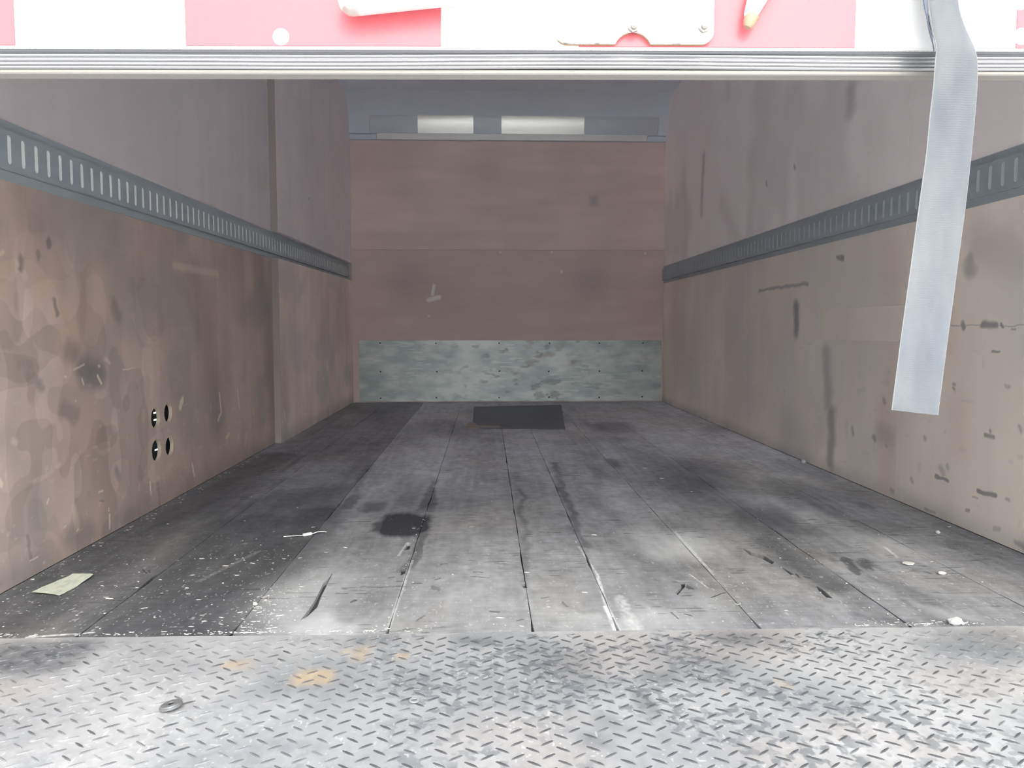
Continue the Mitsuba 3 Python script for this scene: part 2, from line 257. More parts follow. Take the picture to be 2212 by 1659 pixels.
def wood_left(p, n, uv):
    y, z = p.y, p.z
    vert = fbm(y * 22, z * 2.0, 2.0)
    base = mix(lin(140, 120, 110), lin(160, 142, 130), dr.clip(0.5 + 0.5 * (vert - 0.5) + 1.3 * (fbm(y * 3, z * 3, 71.0) - 0.5), 0, 1))
    low = smoothstep(1.0, 0.55, z) * smoothstep(3.1, 2.0, y)
    c = base
    ragged = 0.035 * (fbm(y * 34, z * 34, 3.0) - 0.5)
    for k, (fy, fz, t, tone) in enumerate(((3.6, 4.6, .50, 1.17), (5.2, 5.0, .55, .84), (4.4, 6.4, .53, 1.15), (7.0, 7.5, .58, .86), (9.0, 6.5, .58, 1.14))):
        e = smoothstep(t - 0.008, t + 0.008, fbm(y * fy + 7 * k, z * fz + 3 * k, 11.0 + 5 * k, octaves=2) + ragged)
        c = mix(c, c * tone, e * (0.10 + 0.85 * low))
    c = mix(c, mi.Color3f(lin(176, 146, 120)), 0.6 * low * smoothstep(0.45, 0.75, fbm(y * 5, z * 3, 29.0)))
    c = mix(c, mi.Color3f(lin(126, 122, 120)), 0.5 * smoothstep(0.42, 0.7, fbm(y * 3.3, z * 4.5, 47.0)))
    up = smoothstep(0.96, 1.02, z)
    c = mix(c, mi.Color3f(lin(146, 138, 139)) * (0.97 + 0.06 * vert), 0.75 * up)
    wy, wz = y + 0.02 * (fbm(y * 30, z * 30, 1.0) - .5), z + 0.02 * (fbm(y * 30, z * 30, 2.0) - .5)
    m = mi.Float(0)
    for s in LEFT_DARK:
        m = dr.maximum(m, stroke(wy, wz, s))
    c = mix(c, mi.Color3f(lin(84, 82, 86)), dr.clip(m, 0, 1))
    wy, wz = y + 0.006 * (fbm(y * 60, z * 60, 1.0) - .5), z + 0.006 * (fbm(y * 60, z * 60, 2.0) - .5)
    m = mi.Float(0)
    for s in LEFT_LIGHT:
        m = dr.maximum(m, stroke(wy, wz, s))
    sp = smoothstep(0.86, 0.93, noise(y * 45, z * 60, 3.0)) * smoothstep(0.7, 0.2, z)
    c = mix(c, mi.Color3f(lin(188, 176, 152)), dr.clip(dr.maximum(0.85 * m, 0.14 * sp), 0, 1))
    grime = smoothstep(0.10, 0.0, z) * (0.3 + 0.7 * fbm(y * 8, z * 8, 5.0))
    return pale(mix(c, mi.Color3f(lin(84, 84, 88)), 0.6 * grime), 2.75, dr.select(y > 3.866, 0.34, 0.16 + 0.2 * up)) * mi.Color3f(0.98, 1.0, 1.03) * dr.select(y > 3.866, 1.06, mi.Float(0.63) + 0.28 * up)  # rear panel darkened low and liner lightened to even out the box light


RIGHT_DARK = [(3.3873, 0.6601, 3.38, 0.55, 0.028, 0.7, 0.75), (3.0717, 0.4692, 3.0373, 0.2702, 0.035, 0.9, 0.4), (3.006, 0.237, 3.001, 0.0376, 0.03, 0.8, 0.6), (3.8572, 0.7457, 3.27, 0.7494, 0.007, 0.8, 0.55), (3.001, 0.8297, 2.946, 0.8284, 0.01, 0.6, 0.65), (2.169, 0.7551, 2.1605, 0.7225, 0.022, 0.8, 0.5), (2.1157, 0.7879, 1.9631, 0.7375, 0.06, 0.9, 0.25), (2.1908, 0.5725, 2.1859, 0.5647, 0.01, 0.6, 0.75), (2.0968, 0.5698, 2.0385, 0.5697, 0.009, 0.7, 0.75), (2.0162, 0.5708, 2.0123, 0.5672, 0.006, 0.6, 0.8), (2.251, 0.57, 1.9309, 0.5683, 0.0018, 0.7, 0.45), (2.0454, 0.5035, 2.0265, 0.5041, 0.003, 0.5, 0.7), (1.9792, 0.5613, 1.9685, 0.5601, 0.003, 0.5, 0.5), (2.6658, 0.1898, 2.6587, 0.1811, 0.01, 0.6, 0.65), (2.8323, 0.1958, 2.8235, 0.1747, 0.01, 0.8, 0.5), (2.5885, 0.1722, 2.5852, 0.1696, 0.01, 0.7, 0.4), (2.6314, 0.2057, 2.5539, 0.2007, 0.03, 0.9, 0.3), (2.0686, 0.2727, 2.022, 0.273, 0.006, 0.5, 0.7), (2.0441, 0.2873, 2.0401, 0.2854, 0.006, 0.5, 0.6), (2.2866, 0.121, 2.2251, 0.1218, 0.0055, 0.5, 0.75), (2.0842, 0.1199, 2.0154, 0.1207, 0.0065, 0.5, 0.8), (2.1093, 0.0952, 2.0805, 0.0951, 0.003, 0.6, 0.4), (1.9706, 0.1194, 1.9597, 0.1194, 0.006, 0.6, 0.5), (2.1317, 0.0535, 2.117, 0.0543, 0.004, 0.5, 0.6), (2.2646, 0.1515, 2.2543, 0.1396, 0.012, 0.8, 0.4), (2.2326, 0.1641, 2.2277, 0.1609, 0.01, 0.7, 0.4), (2.4235, 0.0904, 2.4177, 0.0856, 0.009, 0.7, 0.5), (2.5392, 0.0277, 2.5271, 0.024, 0.009, 0.7, 0.45), (2.2149, 0.4066, 2.208, 0.4045, 0.006, 0.6, 0.55), (2.2139, 0.392, 2.2069, 0.3872, 0.006, 0.6, 0.55), (2.6107, 0.3174, 2.6041, 0.3118, 0.009, 0.6, 0.5), (2.3588, 0.2281, 2.3482, 0.2225, 0.008, 0.7, 0.35), (2.9264, 1.4368, 2.9219, 1.3688, 0.035, 0.9, 0.4), (3.4585, 1.2706, 3.4469, 1.2524, 0.008, 0.6, 0.5), (3.7944, 1.2596, 3.7869, 1.2408, 0.008, 0.6, 0.45), (4.905, 1.6122, 4.9362, 1.2781, 0.03, 0.8, 0.35), (1.9855, 0.4168, 1.9762, 0.4127, 0.006, 0.6, 0.35), (1.9257, 0.3184, 1.9215, 0.3072, 0.006, 0.7, 0.5), (1.9261, 0.0194, 1.8931, 0.0168, 0.008, 0.7, 0.6), (3.4554, 0.0948, 3.295, 0.0266, 0.1, 0.9, 0.2), (4.5007, 1.2678, 4.1547, 0.9733, 0.06, 0.9, 0.15), (2.0111, 0.0296, 1.9867, 0.0322, 0.006, 0.6, 0.4), (2.3466, 0.0101, 2.284, 0.0106, 0.004, 0.6, 0.5)]
RIGHT_WARM = [(2.5999, 0.2965, 2.574, 0.0488, 0.05, 0.9, 0.5), (2.5788, 0.7901, 2.5291, 0.2731, 0.06, 0.9, 0.35), (2.1902, 0.3383, 2.1787, 0.2335, 0.05, 0.9, 0.3), (2.2623, 0.7364, 2.2574, 0.4945, 0.05, 0.9, 0.3)]


def wood_right(p, n, uv):
    y, z = p.y, p.z
    vert = fbm(y * 14, z * 1.1, 2.0)
    fine = fbm(y * 90, z * 5.0, 12.0)
    c = mix(lin(146, 132, 122), lin(170, 160, 148), dr.clip(0.5 + 0.25 * (vert - 0.5) + 0.1 * (fine - 0.5) + 0.8 * (fbm(y * 2.2, z * 2.2, 71.0) - 0.5), 0, 1))
    near = smoothstep(3.2, 1.6, y) * smoothstep(1.0, 0.5, z)
    c = mix(c, mi.Color3f(lin(154, 146, 132)) * (0.97 + 0.06 * vert), 0.7 * near)
    up = smoothstep(0.95, 1.02, z)
    c = mix(c, mi.Color3f(lin(174, 166, 166)) * (0.97 + 0.06 * vert), 0.8 * up)
    c = mix(c, mi.Color3f(lin(140, 136, 134)), 0.45 * smoothstep(0.45, 0.7, fbm(y * 2.6, z * 1.6, 7.0)))
    m = mi.Float(0)
    for s in RIGHT_WARM:
        m = dr.maximum(m, stroke(y, z, s))
    c = mix(c, mi.Color3f(lin(150, 126, 114)), dr.clip(m, 0, 1))
    wy, wz = y + 0.03 * (fbm(y * 16, z * 22, 1.0) - .5), z + 0.02 * (fbm(y * 16, z * 22, 2.0) - .5)
    m = mi.Float(0)
    for s in RIGHT_DARK:
        m = dr.maximum(m, stroke(wy, wz, s))
    sp = smoothstep(0.87, 0.92, noise(y * 24, z * 50, 3.0)) * smoothstep(0.9, 0.3, z)
    c = mix(c, mi.Color3f(lin(86, 84, 88)), dr.clip(dr.maximum(m, 0.10 * sp), 0, 1))
    grime = smoothstep(0.07, 0.0, z) * (0.3 + 0.7 * fbm(y * 8, z * 8, 5.0))
    return pale(mix(c, mi.Color3f(lin(90, 90, 94)), 0.6 * grime), 2.65, 0.28) * mi.Color3f(0.99, 1.0, 1.0)


def wood_front(p, n, uv):
    x, z = p.x, p.z
    g = fbm(x * 2.4, z * 16, 2.0)
    b = fbm(x * 3.2, z * 3.2, 5.0)
    c = mix(mix(lin(142, 119, 112), lin(149, 126, 119), smoothstep(1.144, 1.146, z)), mix(lin(157, 134, 126), lin(164, 141, 132), smoothstep(1.144, 1.146, z)), dr.clip(0.5 + 0.6 * (g - 0.5) + 0.7 * (b - 0.5), 0, 1))  # lower panel toned darker: light falling off put into the wood colour
    m = stroke(x, z, (-0.3878, 0.8776, -0.4022, 0.812, .011, .5, .7))
    m = dr.maximum(m, stroke(x, z, (-0.4302, 0.7705, -0.3538, 0.7913, .016, .6, .6)))
    m = dr.maximum(m, stroke(x, z, (0.5688, 0.9866, 0.5688, 0.9797, .008, .5, .5)))
    m = dr.maximum(m, stroke(x, z, (-0.4311, 0.6493, -0.4242, 0.6493, .007, .5, .4)))
    for a in ((0.1089, 1.1267), (0.4949, 1.1279), (1.2018, 1.1232)):
        m = dr.maximum(m, spot(x, z, (a[0], a[1], .008, .008, .5, .4)))
    c = mix(c, mi.Color3f(lin(176, 170, 166)), dr.clip(m, 0, 1))
    m = spot(x, z, (0.8097, 1.5136, .03, .035, .8, .5))
    m = dr.maximum(m, spot(x, z, (0.7863, 0.9039, .10, .12, .9, .25)))
    m = dr.maximum(m, spot(x, z, (-0.5879, 0.9358, .12, .2, .9, .2)))
    return pale(mix(c, mi.Color3f(lin(100, 98, 100)), dr.clip(m, 0, 1)), 2.95, 0.5)


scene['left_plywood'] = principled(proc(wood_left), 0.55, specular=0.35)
scene['right_plywood'] = principled(proc(wood_right), 0.55, specular=0.35)
scene['patch_board'] = principled(proc(lambda p, n, uv: pale(mix(lin(166, 155, 141), lin(174, 163, 149), fbm(p.y * 9, p.z * 3)), 2.15, 0.3)), 0.55)
scene['front_plywood'] = principled(proc(wood_front), 0.6, specular=0.3)
scene['sawn_edge'] = principled(lin(172, 162, 158), 0.8)
scene['raw_wood'] = principled(lin(206, 194, 172), 0.8)


def roof_colour(p, n, uv):
    return mix(lin(222, 232, 243), lin(232, 240, 249), fbm(p.x * 3, p.y * 5))


scene['roof_skin'] = principled(proc(roof_colour), 0.45)
scene['outer_skin'] = principled(lin(225, 225, 225), 0.5)
scene['cavity'] = principled(lin(74, 84, 92), 0.8)  # dark tone stands in for shade behind the wall holes


def galvanised(p, n, uv):
    x, z = p.x, p.z
    a = fbm(x * 7, z * 16, 3.0, octaves=4)
    c = mix(lin(170, 184, 184), lin(206, 214, 212), dr.clip(0.45 + 2.4 * (a - 0.5), 0, 1))
    st = smoothstep(0.66, 0.8, noise(x * 16, z * 90, 8.0)) * smoothstep(0.4, 0.7, noise(x * 6, z * 9, 2.0))
    c = mix(c, mi.Color3f(lin(215, 220, 218)), 0.6 * st)
    centre = smoothstep(-0.5, 0.1, x) * smoothstep(1.0, 0.6, x)
    d = smoothstep(0.6, 0.74, fbm(x * 13, z * 26, 6.0)) * (0.2 + 0.5 * centre)
    c = mix(c, mi.Color3f(lin(120, 124, 124)), 0.7 * d)
    rust = smoothstep(0.55, 0.75, fbm(x * 9, z * 14, 16.0)) * smoothstep(0.0, 0.3, x) * smoothstep(0.9, 0.5, x) * smoothstep(0.15, 0.3, z)
    c = mix(c, mi.Color3f(lin(140, 122, 106)), 0.4 * rust)
    foot = smoothstep(0.07, 0.01, z) * smoothstep(0.45, 0.7, noise(x * 14, z * 50, 9.0))
    return mix(c, mi.Color3f(lin(214, 222, 220)), 0.7 * foot)


scene['galvanised_sheet'] = principled(proc(galvanised), 0.42, 0.45)
scene['rail_steel'] = principled(proc(lambda p, n, uv: mix(lin(158, 170, 176), lin(176, 187, 192), fbm(p.y * 7, p.z * 30))), 0.45, 0.15)
scene['slot_steel_lit'] = principled(lin(236, 240, 237), 0.5)
scene['slot_steel_shaded'] = principled(lin(184, 194, 198), 0.5)  # same slot steel, darker on the right rail: light difference put into colour
scene['washer_steel'] = principled(lin(150, 154, 156), 0.5)
scene['dark_screw'] = principled(lin(46, 50, 54), 0.5, 0.4)
scene['bright_sheet'] = principled(lin(216, 216, 212), 0.3, 1.0)
scene['dull_sheet'] = principled(lin(206, 214, 222), 0.4, 0.25)
scene['trim_paint'] = principled(proc(lambda p, n, uv: mix(lin(226, 228, 228), lin(240, 240, 238), fbm(p.x * 5, p.z * 9))), 0.48, 0.5)

scene['tape_white'] = principled(lin(216, 216, 215), 0.45)
scene['tape_red'] = principled(lin(206, 100, 107), 0.45)
scene['door_paint'] = principled(lin(216, 216, 214), 0.45)


def rusty(p, n, uv):
    r = smoothstep(0.6, 0.72, fbm(p.x * 60, p.z * 60, 4.0)) * smoothstep(0.905, 0.885, p.z + 0.02 * noise(p.x * 90, p.z * 90))
    return mix(lin(206, 204, 200), lin(110, 78, 54), 0.7 * r)


scene['rust_edge'] = principled(lin(150, 124, 96), 0.7)
scene['chipped_paint'] = principled(proc(rusty), 0.45)
scene['bare_tip'] = principled(lin(160, 150, 126), 0.5, 0.3)
scene['bolt_zinc'] = principled(lin(142, 138, 132), 0.4, 0.3)
scene['aluminium'] = principled(lin(160, 161, 163), 0.42, 0.55)
scene['gap_shade'] = principled(lin(112, 113, 117), 0.7)
scene['seal_rubber'] = principled(lin(140, 137, 131), 0.7)


def webbing(p, n, uv):
    rib = 0.5 + 0.5 * dr.sin(p.z * 2600.0 + 3 * noise(p.x * 300, p.z * 40))
    grime = fbm(p.x * 40, p.z * 14, 5.0)
    c = mix(lin(90, 95, 101), lin(109, 112, 115), dr.clip(0.5 + 2.0 * (grime - 0.5), 0, 1))
    c = mix(c, mi.Color3f(lin(94, 102, 116)), 0.6 * smoothstep(0.62, 0.49, p.z) * smoothstep(0.4, 0.62, fbm(p.x * 70, p.z * 8, 9.0)))
    return c * (0.93 + 0.09 * rib)


scene['strap_web'] = {'type': 'twosided', 'bsdf': {'type': 'bumpmap', 'arbitrary': proc(lambda p, n, uv: 0.5 + 0.5 * dr.sin(p.z * 2600.0), eps=2e-4), 'scale': 0.0002,
                      'bsdf': {'type': 'principled', 'base_color': proc(webbing), 'roughness': 0.8, 'sheen': 0.3}}}
scene['strap_fold'] = principled(lin(92, 99, 112), 0.85)
scene['strap_edge'] = principled(lin(134, 135, 135), 0.85)
scene['paper'] = principled(proc(lambda p, n, uv: mix(lin(186, 192, 180), lin(168, 176, 164), 0.6 * smoothstep(0.5, 0.8, noise(p.x * 160, p.y * 60)))), 0.8)
scene['cap_plastic'] = principled(lin(116, 118, 121), 0.4, 0.2)
scene['white_nylon'] = principled(lin(238, 240, 240), 0.4)
scene['crumb'] = principled(lin(196, 196, 194), 0.8)
scene['patch_rubber'] = principled(proc(lambda p, n, uv: mix(lin(82, 89, 102), lin(94, 100, 111), fbm(p.x * 8, p.y * 8))), 0.5)
scene['pale_splinter'] = principled(lin(140, 132, 126), 0.8)
scene['concrete'] = principled(proc(lambda p, n, uv: mix(lin(212, 213, 214), lin(228, 229, 230), fbm(p.x * 1.2, p.y * 1.2))), 0.85)


# ------------------------------------------------------------------ the setting
obj('ground', cbox(-30, 30, -40, 30, -1.30, -1.10), 'concrete', kind='structure', label='pale concrete yard outside the truck')

# floor: dark bed under worn planks, with the joints and gouges open down to it
obj('floor', cbox(WL - .05, WR + .05, 0.80, FRONT + .05, -0.14, -0.010, .002), 'dark_gap', kind='structure', label='worn grey hardwood plank floor of the cargo box')
GOUGES = [[(-0.3559, 1.7933), (-0.3572, 1.7466), (-0.3616, 1.7274), (-0.3574, 1.6308), (-0.3571, 1.56), (-0.3609, 1.5047), (-0.3534, 1.5192), (-0.3444, 1.57), (-0.3496, 1.6306), (-0.3529, 1.7144)], [(0.4204, 1.7178), (0.4601, 1.7132), (0.4405, 1.6978), (0.4314, 1.67), (0.4056, 1.623), (0.4039, 1.6407), (0.4278, 1.6763), (0.431, 1.7013)], [(0.4401, 1.6884), (0.4504, 1.6572), (0.4383, 1.6576), (0.4329, 1.6761)], [(0.6574, 1.9664), (0.6676, 1.9326), (0.6889, 1.8995), (0.6945, 1.8451), (0.6846, 1.8305), (0.6761, 1.8763), (0.658, 1.9045)], [(0.6981, 1.8008), (0.7052, 1.7516), (0.6975, 1.7485)], [(0.7231, 1.6666), (0.7263, 1.6361), (0.7239, 1.5896), (0.7147, 1.5956), (0.7163, 1.6364)], [(-0.2087, 2.0472), (-0.1989, 2.0468), (-0.1979, 1.986), (-0.2089, 1.9779)], [(-0.2002, 1.8304), (-0.1915, 1.8301), (-0.1893, 1.7879), (-0.1964, 1.7745)], [(0.0789, 1.7129), (0.0872, 1.7126), (0.0873, 1.6752), (0.0795, 1.6816)], [(-0.3301, 1.8275), (-0.3131, 1.8163), (-0.2926, 1.837), (-0.3164, 1.8235)], [(-0.7542, 1.6877), (-0.759, 1.7795), (-0.7518, 1.8132), (-0.7513, 1.766)], [(-0.7716, 1.453), (-0.7576, 1.4638), (-0.7581, 1.4481)]]
bad = unary_union([Polygon(g).buffer(0.0008) for g in GOUGES])
for i in range(9):
    x0, x1 = SEAMS[i], SEAMS[i + 1]
    ys = np.arange(SILL, FRONT - .001, 0.06)
    g = lambda k, y: 0.0008 + 0.0007 * math.sin(y * 7.3 + k * 2.1) * math.sin(y * 23.1 + k) + (0.0022 if rng.random() < 0.06 else 0)
    wl = 0.0 if i == 0 else 1.0
    wr = 0.0 if i == 8 else 1.0
    left = [(x0 + wl * g(i, y), y) for y in ys]
    right = [(x1 - wr * g(i + 5, y), y) for y in ys]
    ends = [(x, SILL + 0.0015 * math.sin(x * 31) * math.sin(x * 83)) for x in np.linspace(x0 + .003, x1 - .003, 14)]
    poly = Polygon(left[::-1][:-1] + ends + right[1:]).buffer(0).difference(bad)
    parts = [q for q in getattr(poly, 'geoms', [poly]) if q.area > 1e-4]
    obj('floor__plank', join(*[moved(extrude(q, 0.0115), z=-0.0121) for q in parts]), 'plank_wood')

# side walls: an outer skin, plywood linings in front of it
SLOT_Z = [0.2885, 0.2654, 0.1672]
SLOT_Y = 2.5677, 2.6574
skin = rect(0.80, -0.12, FRONT + .05, TOP + .05)
for zz in SLOT_Z:
    skin = skin.difference(rect(SLOT_Y[0], zz - .0032, SLOT_Y[1], zz + .0032))
obj('wall_left', moved(axes(extrude(skin, 0.004), YZX), x=WL - 0.045), 'cavity', kind='structure', label='left side wall of the cargo box lined with scuffed brown plywood')
obj('wall_left__cavity_frame', join(*[cbox(WL - .041, WL - .0185, 0.82, FRONT, z, z + .02, .001) for z in (0.0, TOP - .03)],
                                    *[cbox(WL - .041, WL - .0185, y, y + .04, 0.0, TOP, .001) for y in (0.82, 1.42, 3.0, 3.84, 5.0, 5.9)]), 'cavity')
HOLES = [(2.4853, 0.2826, 0.0347), (2.5829, 0.288, 0.033), (2.4843, 0.1805, 0.0362), (2.5856, 0.1783, 0.0332)]
RAIL = 0.127


def rail_z(y):
    return 0.945 + (y - 1.7) * 0.0080


NEAR_END = 3.865
low = rect(0.82, 0.0, NEAR_END, 1.0)
for hy, hz, hr in HOLES:
    low = low.difference(Point(hy, hz).buffer(hr, 10))
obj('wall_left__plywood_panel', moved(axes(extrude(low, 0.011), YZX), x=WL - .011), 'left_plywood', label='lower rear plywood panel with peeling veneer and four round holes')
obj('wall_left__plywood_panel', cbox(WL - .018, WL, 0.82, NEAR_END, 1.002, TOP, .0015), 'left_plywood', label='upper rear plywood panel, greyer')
for y0, y1, z0, z1 in ((NEAR_END + .002, FRONT, 0.0, None), (NEAR_END + .002, FRONT, None, TOP)):
    za, zb = rail_z(y0), rail_z(y1)
    if z1 is None:
        q = Polygon([(y0, 0), (y1, 0), (y1, zb - RAIL / 2 - .001), (y0, za - RAIL / 2 - .001)])
    else:
        q = Polygon([(y0, za + RAIL / 2 + .001), (y1, zb + RAIL / 2 + .001), (y1, TOP), (y0, TOP)])
    obj('wall_left__liner_panel', moved(axes(extrude(q, WLF - WL + .002), YZX), x=WL - .002), 'left_plywood', label='thicker forward plywood liner panel')
obj('wall_left__backing_panel', cbox(WL - .018, WL - .002, NEAR_END, FRONT, 0, TOP, .001), 'left_plywood')
obj('wall_left__liner_edge', cbox(WL, WLF + .0004, NEAR_END - .002, NEAR_END + .0025, 0, 0.895, .0005), 'sawn_edge', label='dirty sawn edge of the liner')
obj('wall_left__liner_edge', cbox(WL, WLF + .0004, NEAR_END - .002, NEAR_END + .0025, 1.028, TOP, .0005), 'sawn_edge', label='dirty sawn edge of the liner')
for hy, hz, hr in HOLES:
    ring = Point(hy, hz).buffer(hr + .0004, 10).difference(Point(hy, hz).buffer(hr - .0016, 10))
    obj('wall_left__hole_rim', moved(axes(extrude(ring, 0.0108), YZX), x=WL - .0109), 'raw_wood', label='pale raw wood edge of a round hole')
sy, sz = (4.5612, 1.2912)
obj('wall_left__screw_head', moved(axes(lathe([(0, 0.004), (.004, .0035), (.006, .001), (.006, -.001), (0, -.001)], 12), [[0, 0, 1], [0, 1, 0], [-1, 0, 0]]), WLF, sy, sz), 'crumb', label='small bright screw head')

obj('wall_right', cbox(WR + .03, WR + .045, 0.80, FRONT + .05, -0.12, TOP + .05, .002), 'outer_skin', kind='structure', label='right side wall of the cargo box lined with tan plywood')
for y0, y1 in ((0.82, 2.5097), (2.5103, 4.9497), (4.9503, FRONT)):
    obj('wall_right__plywood_panel', cbox(WR, WR + .030, y0, y1, 0.0, TOP, .0005), 'right_plywood')
a, b = (3.1216, 0.6381), (2.4311, 0.5211)
obj('wall_right__repair_patch', cbox(WR - .003, WR + .002, min(a[0], b[0]), max(a[0], b[0]), b[1] - .003, a[1], .001), 'patch_board', label='thin pale rectangular repair patch')

obj('wall_front', cbox(WL - .05, WR + .05, FRONT + .018, FRONT + .05, -0.12, TOP + .05, .002), 'outer_skin', kind='structure', label='front wall of the cargo box lined with reddish brown plywood')
obj('wall_front__plywood_panel', cbox(WLF, WR, FRONT, FRONT + .02, 0.0, 1.1443, .0004), 'front_plywood', label='lower reddish plywood panel')
obj('wall_front__plywood_panel', cbox(WLF, WR, FRONT, FRONT + .02, 1.1448, 1.944, .0004), 'front_plywood', label='upper reddish plywood panel')
obj('wall_front__header_panel', cbox(WLF, WR, FRONT + .004, FRONT + .02, 1.946, TOP, .001), 'roof_skin')

obj('ceiling', cbox(WL - .06, WR + .06, 0.80, FRONT + .05, TOP, TOP + .02, .002), 'roof_skin', kind='structure', label='blue grey ceiling skin of the cargo box')
# trim_1: pale flat strip, trim_2: curved sheet-metal cove, both over the front plywood
fx = lambda px: (px - 1050.0) / 284.0
obj('trim_1', moved(axes(extrude(Polygon([(FRONT + .001, 1.948), (FRONT + .001, 1.993), (FRONT - .019, 1.993), (FRONT - .020, 1.991), (FRONT - .011, 1.949), (FRONT - .010, 1.948)]), 2.0), YZX), x=-0.80), 'trim_paint', kind='structure', label='pale flat trim strip along the top of the front plywood')
for x0, x1 in ((WLF, -0.803), (1.203, WR)):
    obj('trim_1__end_piece', cbox(x0, x1, FRONT - .010, FRONT + .001, 1.948, 1.986, .002), 'roof_skin')
said('trim_2', label='curved sheet metal cove between front wall and ceiling', kind='structure')


def cove(x0, x1, a0, s0=0.0, s1=0.42):
    """A sheet that starts at the strip, tilted a0 degrees, and bends over to the ceiling."""
    s = np.linspace(0, .42, 43)
    th = np.radians(a0 + 78 * (np.minimum(s, .13) / .31) ** 2.0) + np.maximum(s - .13, 0) / .243
    ds = s[1] - s[0]
    y = FRONT - .012 - np.concatenate([[0], np.cumsum(np.sin(th[:-1]) * ds)])
    z = 1.992 + np.concatenate([[0], np.cumsum(np.cos(th[:-1]) * ds)])
    k = (z <= TOP + .004) & (th < 1.55) & (s >= s0 - 1e-6) & (s <= s1 + 1e-6)
    y, z = y[k], z[k]
    o = np.stack([y, z], 1)
    i = np.stack([y + .002 * np.cos(th[k]), z + .002 * np.sin(th[k])], 1)
    q = Polygon(np.vstack([o, i[::-1]])).buffer(0)
    m = axes(extrude(q, x1 - x0), [[0, 0, 1], [1, 0, 0], [0, 1, 0]])
    return moved(m, x=x0)


for x0, x1, mat in ((WLF, -0.852, 'roof_skin'), (-0.851, -0.501, 'dull_sheet'), (-0.50, -0.090, 'bright_sheet'), (-0.089, 0.115, 'dull_sheet'),
                    (0.116, 0.731, 'bright_sheet'), (0.732, 1.283, 'dull_sheet'), (1.284, WR, 'roof_skin')):
    obj('trim_2__cove_sheet', cove(x0, x1, 12, 0.0, 0.13), mat, smooth=40)  # finishes placed by the reflection pattern; dull middle sheet stands for its dark gap
obj('trim_2__upper_cove', cove(WLF, WR, 12, 0.13), 'roof_skin', smooth=40)

# ------------------------------------------------------------------ roll-up door, half raised
DY, TILT = 0.85, 0.0083
DOOR = T().translate([0, 0, 0])


def door_z(x):
    return 0.8347 + TILT * (x - 0.03)


def tilt(mesh):
    out = mesh.copy()
    v = np.array(out.vertices)
    v[:, 2] += TILT * (v[:, 0] - 0.03)
    out.vertices = v
    return out


said('door_1', label='half raised white roll-up rear door with red and white reflective tape', kind='structure')


def dpart(name, mesh, mat, smooth=False, **say):
    return obj('door_1__' + name, tilt(mesh), mat, smooth, **say)


DL, DR_ = -1.02, 1.33
for z0, z1 in ((0.8585, 1.25), (1.253, 1.70), (1.703, TOP + .02)):
    dpart('panel', cbox(DL, DR_, DY, DY + .022, z0, z1, .0015), 'door_paint')
# bottom rail: ribbed aluminium extrusion drawn in (y, z)
yo = DY + .0095
prof = [(yo + .012, .8588), (yo + .0005, .8588), (yo, .8580), (yo, .8562)]
for z in (.8536, .8492, .8450):
    prof += [(yo - .0002, z + .0018), (yo - .0014, z + .0006), (yo - .0014, z - .0006), (yo - .0002, z - .0015), (yo + .0008, z - .0019), (yo + .0008, z - .0023)]
prof += [(yo - .0030, .8418), (yo - .0036, .8404), (yo - .0024, .8394), (yo + .004, .8392), (yo + .012, .8392)]
rail = axes(extrude(Polygon(prof).buffer(0), DR_ - DL), YZX)
bent = moved(rail, x=DL).subdivide_to_size(0.12)
v = np.array(bent.vertices)
v[:, 2] += 0.0007 * np.sin(v[:, 0] * 5.1 + 1.0) + 0.0005 * np.sin(v[:, 0] * 11.0)
bent.vertices = v
dpart('bottom_rail', bent, 'aluminium', 25, label='ribbed bare aluminium bottom rail')
dpart('bottom_seal', cbox(DL, DR_, yo - .001, yo + .018, .8345, .8396, .0012).subdivide_to_size(0.3), 'seal_rubber', label='beige grey rubber bottom seal')
dpart('gap_shade_strip', cbox(DL, DR_, yo - .0035, yo + .004, .8562, .8590, .0004), 'gap_shade', label='dark strip standing in for the shade between door panel and bottom rail')  # added dark strip in place of the shade in this gap
# reflective tape, its edges read off the photograph
TB = [-1.02, -0.4837, -0.3107, -0.0462, 0.0981, 0.3936, 0.5682, 1.33]
names = [('red', 'tape_red'), ('white', 'tape_white')]
for i in range(7):
    n_, m_ = names[i % 2]
    dpart('reflective_tape', cbox(TB[i] + .0003, TB[i + 1] - .0003, DY - .0009, DY + .0004, 0.8600, 0.9120, .0003), m_, label=n_ + ' block of reflective tape')


def head(x, z, r, h, n=24):
    m = lathe([(0, h), (r * .45, h * .93), (r * .8, h * .6), (r, h * .15), (r, 0), (0, 0)], n)
    return moved(axes(m, [[1, 0, 0], [0, 0, -1], [0, 1, 0]]), x, DY, z)


for px in [((-0.2125, 0.8672), .0088), ((0.5714, 0.9139), .010), ((0.5742, 0.8769), .0092)]:
    (bx, bz), r = px
    dpart('carriage_bolt', head(bx, bz - TILT * (bx - .03), r, .005), 'door_paint', True, label='round white painted bolt head')
